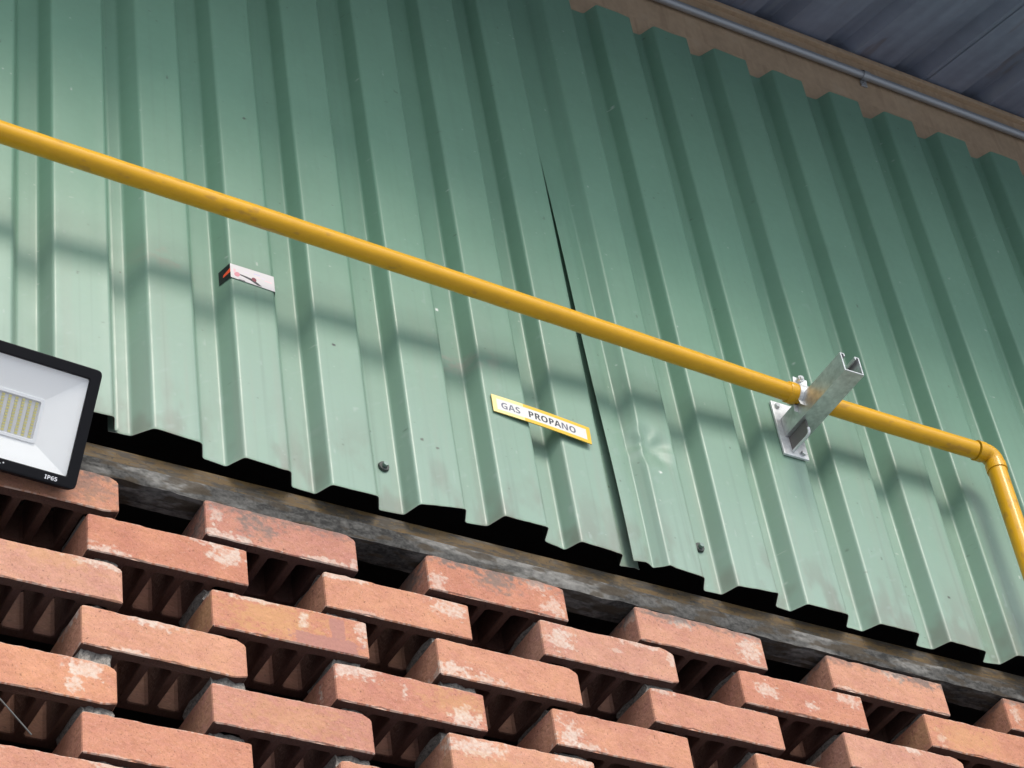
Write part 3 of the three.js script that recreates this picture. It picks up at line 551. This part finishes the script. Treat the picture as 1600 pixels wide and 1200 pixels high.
// ---------------------------------------------------------------- floodlight
{
  const L = thing('floodlight', 'black framed white LED floodlight tilted down over the bricks', 'floodlight', [-0.2013, 0.0758, 0.12]);
  L.base = null;
  const n = new THREE.Vector3(0.0445, -0.5592, 0.8278).normalize(), ex = new THREE.Vector3(0.99856, 0, -0.05366), ey = new THREE.Vector3().crossVectors(n, ex).normalize(); ex.crossVectors(ey, n);
  L.quaternion.setFromRotationMatrix(new THREE.Matrix4().makeBasis(ex, ey, n));
  const W = 0.232, H = 0.1705;
  const black = new THREE.MeshPhysicalMaterial({ color: lin(0.006, 0.006, 0.008), roughness: 0.6, specularIntensity: 0.35 }), refl = std({ color: lin(0.86, 0.87, 0.87), roughness: 0.45 });
  const rr = (sh, x0, x1, y0, y1, r) => { sh.moveTo(x0 + r, y0); sh.lineTo(x1 - r, y0); sh.quadraticCurveTo(x1, y0, x1, y0 + r); sh.lineTo(x1, y1 - r); sh.quadraticCurveTo(x1, y1, x1 - r, y1); sh.lineTo(x0 + r, y1); sh.quadraticCurveTo(x0, y1, x0, y1 - r); sh.lineTo(x0, y0 + r); sh.quadraticCurveTo(x0, y0, x0 + r, y0); return sh; };
  const fs = rr(new THREE.Shape(), -W, 0, -H, 0, 0.009), m = 0.0158;
  fs.holes.push(rr(new THREE.Path(), -W + m, -m, -H + m, -m, 0.003));
  const fg = new THREE.ExtrudeGeometry(fs, { depth: 0.0145, bevelEnabled: true, bevelSize: 0.0015, bevelThickness: 0.0015, bevelSegments: 2, bevelOffset: -0.0015, curveSegments: 5 }); fg.translate(0, 0, -0.016);
  const housing = part('housing', fg, black, L);
  const bs = rr(new THREE.Shape(), -W + 0.004, -0.004, -H + 0.004, -0.004, 0.008), bg = new THREE.ExtrudeGeometry(bs, { depth: 0.018, bevelEnabled: false, curveSegments: 4 }); bg.translate(0, 0, -0.0355);
  part('back_cover', bg, black, L, housing);
  for (let i = 0; i < 9; i++) { const f = new THREE.BoxGeometry(0.003, H - 0.05, 0.012); f.translate(-W / 2 + (i - 4) * 0.02, -H / 2, -0.0415); part('cooling_fin', f, black, L, housing); }
  // reflector: four sloping faces down to the board
  const o = [-W + m - 0.002, -m + 0.002, -H + m - 0.002, -m + 0.002], q = [-0.1635, -0.0685, -0.1205, -0.0605], z0 = -0.0045, z1 = -0.0145;
  const C = (b, z) => [[b[0], b[2], z], [b[1], b[2], z], [b[1], b[3], z], [b[0], b[3], z]], O = C(o, z0), Q = C(q, z1), pos = [];
  for (let i = 0; i < 4; i++) { const a = O[i], b = O[(i + 1) % 4], c = Q[(i + 1) % 4], d = Q[i]; pos.push(...a, ...b, ...c, ...a, ...c, ...d); }
  const rg = new THREE.BufferGeometry(); rg.setAttribute('position', new THREE.Float32BufferAttribute(pos, 3)); rg.computeVertexNormals();
  part('reflector', rg, std({ color: lin(0.95, 0.95, 0.925), roughness: 0.5, side: THREE.DoubleSide }), L);
  const board = part('led_board', (() => { const g = new THREE.BoxGeometry(q[1] - q[0], q[3] - q[2], 0.0012); g.translate((q[0] + q[1]) / 2, (q[2] + q[3]) / 2, z1 - 0.0008); return g; })(), std({ color: lin(0.62, 0.62, 0.64), roughness: 0.5 }), L);
  const rim = rr(new THREE.Shape(), q[0] - 0.001, q[1] + 0.001, q[2] - 0.001, q[3] + 0.001, 0.004); rim.holes.push(rr(new THREE.Path(), q[0] + 0.003, q[1] - 0.003, q[2] + 0.003, q[3] - 0.003, 0.003));
  const rimG = new THREE.ExtrudeGeometry(rim, { depth: 0.0022, bevelEnabled: true, bevelSize: 0.0004, bevelThickness: 0.0004, bevelSegments: 1 }); rimG.translate(0, 0, z1 - 0.0002); part('board_rim', rimG, refl, L, board);
  const chips = [], cols = 9, rws = 12;
  for (let i = 0; i < cols; i++) for (let j = 0; j < rws; j++) { const g = new THREE.BoxGeometry(0.0042, 0.0031, 0.0009); g.translate(mix(q[0] + 0.0085, q[1] - 0.0085, i / (cols - 1)), mix(q[2] + 0.0065, q[3] - 0.0065, j / (rws - 1)), z1 + 0.0004); chips.push(g); }
  const ch = part('led_chip', mergeGeometries(chips), std({ color: lin(0.66, 0.6, 0.24), roughness: 0.4 }), L, board); ch.userData.kind = 'stuff';
  const glass = new THREE.BoxGeometry(W - 2 * m + 0.003, H - 2 * m + 0.003, 0.0006); glass.translate(-W / 2, -H / 2, -0.0028);
  part('glass', glass, new THREE.MeshPhysicalMaterial({ color: 0xffffff, transmission: 1, thickness: 0, roughness: 0.04, ior: 1.45 }), L);
  // print on the lower frame
  const cv = document.createElement('canvas'); cv.width = 1024; cv.height = 64; const g2 = cv.getContext('2d');
  g2.fillStyle = '#121216'; g2.fillRect(0, 0, 1024, 64); g2.fillStyle = '#e8e8ea'; g2.font = 'bold 44px sans-serif'; g2.textBaseline = 'middle'; g2.textAlign = 'right'; g2.fillText('IP65', 935, 36);
  g2.font = 'bold 40px sans-serif'; g2.fillText('or', 535, 36); g2.beginPath(); g2.arc(552, 22, 6, 0, 7); g2.fill();
  const tx = new THREE.CanvasTexture(cv); tx.colorSpace = THREE.SRGBColorSpace;
  const pg = new THREE.PlaneGeometry(W - 0.02, 0.0115); pg.translate(-W / 2, -H + 0.0085, 0.00025);
  part('lettering', pg, new THREE.MeshPhysicalMaterial({ map: tx, roughness: 0.6, specularIntensity: 0.35 }), L, housing);
  const bolt = rod([-0.001, -0.107, -0.022], [0.0035, -0.107, -0.022], 0.0042, 8); part('bolt', bolt, std({ color: lin(0.75, 0.72, 0.68), metalness: 0.6, roughness: 0.35 }), L, housing);
  // back bracket to the bricks
  const bk = [new THREE.BoxGeometry(0.05, 0.05, 0.004)]; bk[0].translate(-0.14, -0.085, -0.049);
  const inv = L.quaternion.clone().invert(), toL = v => v.clone().sub(new THREE.Vector3(-0.2013, 0.0758, 0.12)).applyQuaternion(inv);
  const A = new THREE.Vector3(-0.14, -0.085, -0.048), B = toL(new THREE.Vector3(-0.33, -0.03, 0.0)), d = B.clone().sub(A), arm = new THREE.BoxGeometry(0.03, 0.006, d.length()); arm.applyQuaternion(new THREE.Quaternion().setFromUnitVectors(new THREE.Vector3(0, 0, -1), d.clone().normalize())); arm.translate((A.x + B.x) / 2, (A.y + B.y) / 2, (A.z + B.z) / 2); bk.push(arm);
  part('bracket', mergeGeometries(bk), black, L);
}

// ---------------------------------------------------------------- the two labels
{
  const cv = document.createElement('canvas'); cv.width = 768; cv.height = 160; const g = cv.getContext('2d');
  g.fillStyle = '#dcae18'; g.fillRect(0, 0, 768, 160); g.fillStyle = '#cfcdc8'; g.fillRect(34, 30, 702, 100);
  g.fillStyle = 'rgba(244,243,232,0.55)'; g.fillRect(0, 0, 240, 160); g.fillStyle = '#cfcdc8'; g.fillRect(34, 30, 702, 98);
  g.textBaseline = 'middle'; g.font = 'bold 80px sans-serif';
  g.fillStyle = '#5c5c6a'; g.fillText('GAS', 62, 82); g.fillStyle = '#101016'; g.fillText('PROPA', 270, 82); const w = g.measureText('PROPA').width; g.fillStyle = '#565662'; g.fillText('NO', 270 + w, 82);
  const t = new THREE.CanvasTexture(cv); t.colorSpace = THREE.SRGBColorSpace;
  const lb = thing('pipe_label', 'yellow bordered white strip sign reading GAS PROPANO, bridging a groove of the sheet', 'sign', [0.5, 0.285, 0.034]);
  const a = new THREE.Vector3(0.5005, 0.339, 0.0345), b = new THREE.Vector3(0.6795, 0.3195, 0.0385), c = new THREE.Vector3(0.6778, 0.2825, 0.0395), d = new THREE.Vector3(0.5003, 0.3025, 0.0345);
  const N = 12, mk = (z) => { const pos = [], uv = [], idx = []; for (let i = 0; i <= N; i++) { const s = i / N, bow = 0.002 * Math.sin(Math.PI * s); for (const v of [0, 1]) { const p = (v ? a.clone().lerp(b, s) : d.clone().lerp(c, s)); pos.push(p.x, p.y, p.z + bow + z); uv.push(s, v); } if (i) { const k = 2 * i; z > 0 ? idx.push(k - 2, k, k + 1, k - 2, k + 1, k - 1) : idx.push(k - 2, k + 1, k, k - 2, k - 1, k + 1); } } const q = new THREE.BufferGeometry(); q.setAttribute('position', new THREE.Float32BufferAttribute(pos, 3)); q.setAttribute('uv', new THREE.Float32BufferAttribute(uv, 2)); q.setIndex(idx); q.computeVertexNormals(); return q; };
  const f = mk(0.0016), bk = mk(0.0), P = f.attributes.position, Q = bk.attributes.position, pos = [];
  const loop = []; for (let i = 0; i <= N; i++) loop.push(2 * i); for (let i = N; i >= 0; i--) loop.push(2 * i + 1); loop.push(0);
  const vv = (A, i) => [A.getX(i), A.getY(i), A.getZ(i)];
  for (let i = 1; i < loop.length; i++) { const p = loop[i - 1], q = loop[i]; pos.push(...vv(P, p), ...vv(Q, p), ...vv(Q, q), ...vv(P, p), ...vv(Q, q), ...vv(P, q)); }
  const ed = new THREE.BufferGeometry(); ed.setAttribute('position', new THREE.Float32BufferAttribute(pos, 3)); ed.computeVertexNormals();
  part('face', f, std({ map: t, roughness: 0.35 }), lb); bk.deleteAttribute('uv'); part('backing', mergeGeometries([bk.toNonIndexed(), ed]), std({ color: lin(0.55, 0.42, 0.1), roughness: 0.5, side: THREE.DoubleSide }), lb);
}
{
  const cv = document.createElement('canvas'); cv.width = 768; cv.height = 192; const g = cv.getContext('2d');
  g.fillStyle = '#d8d4d4'; g.fillRect(0, 0, 768, 192); g.fillStyle = '#0c0c12'; g.fillRect(0, 0, 176, 192); g.fillRect(592, 0, 176, 192);
  g.fillStyle = '#f0552f'; g.beginPath(); g.moveTo(176, 62); g.lineTo(70, 92); g.lineTo(60, 124); g.lineTo(176, 118); g.fill(); g.fillStyle = '#ef6a66'; g.fillRect(592, 58, 70, 74);
  g.fillStyle = '#d58a96'; g.beginPath(); g.ellipse(238, 128, 26, 34, 0.4, 0, 7); g.fill(); g.fillStyle = '#e8bcc2'; g.fillRect(206, 60, 22, 50);
  g.fillStyle = '#201a20'; g.beginPath(); g.moveTo(262, 110); g.lineTo(392, 128); g.lineTo(470, 182); g.lineTo(430, 186); g.lineTo(360, 150); g.lineTo(270, 128); g.fill(); g.fillStyle = '#7a2438'; g.beginPath(); g.ellipse(398, 126, 22, 24, 0, 0, 7); g.fill();
  g.fillStyle = '#3a3a40'; g.fillRect(250, 182, 60, 8); g.fillStyle = '#c9c4dc'; g.fillRect(400, 40, 60, 14); g.fillStyle = '#dcd3de'; g.fillRect(310, 58, 44, 10); g.fillRect(470, 66, 40, 12); g.fillStyle = '#f0cdd0'; g.fillRect(500, 88, 70, 12); g.fillRect(410, 84, 50, 10);
  const t = new THREE.CanvasTexture(cv); t.colorSpace = THREE.SRGBColorSpace;
  const o = 0.0013, prof = [[0.0428 - o, 0.0118 + o], [0.0525 - 0.6 * o, 0.033 + o], [0.126 + 0.6 * o, 0.033 + o], [0.1345 + o, 0.0125 + o]], us = [0, 176 / 768, 592 / 768, 1];
  const ytop = [0.461, 0.4672, 0.4650, 0.4660], ybot = [0.432, 0.4370, 0.4315, 0.436], pos = [], uv = [], idx = [];
  prof.forEach(([x, z], i) => { pos.push(x, ybot[i], z, x, ytop[i], z); uv.push(us[i], 0, us[i], 1); if (i) { const k = 2 * i; idx.push(k - 2, k, k + 1, k - 2, k + 1, k - 1); } });
  let q = new THREE.BufferGeometry(); q.setAttribute('position', new THREE.Float32BufferAttribute(pos, 3)); q.setAttribute('uv', new THREE.Float32BufferAttribute(uv, 2)); q.setIndex(idx); q = toCreasedNormals(q, 0.3);
  const st = thing('sticker', 'small white sticker with black and red ends wrapped over one rib', 'sticker', [0.09, 0.43, 0.034]);
  part('print', q, std({ map: t, roughness: 0.35, side: THREE.DoubleSide }), st);
}
{ // a bit of wire hanging in the lattice at the lower left
  const w = thing('wire', 'short thin grey wire lying across a gap in the bricks, lower left corner', 'wire', [-0.29, -0.43, 0.006]);
  part('strand', new THREE.TubeGeometry(new THREE.CatmullRomCurve3([[-0.335, -0.392, 0.004], [-0.31, -0.418, 0.008], [-0.262, -0.467, 0.006]].map(q => new THREE.Vector3(...q))), 16, 0.0011, 6), std({ color: lin(0.1, 0.1, 0.095), roughness: 0.7 }), w);
}
renderer.render(scene, camera);
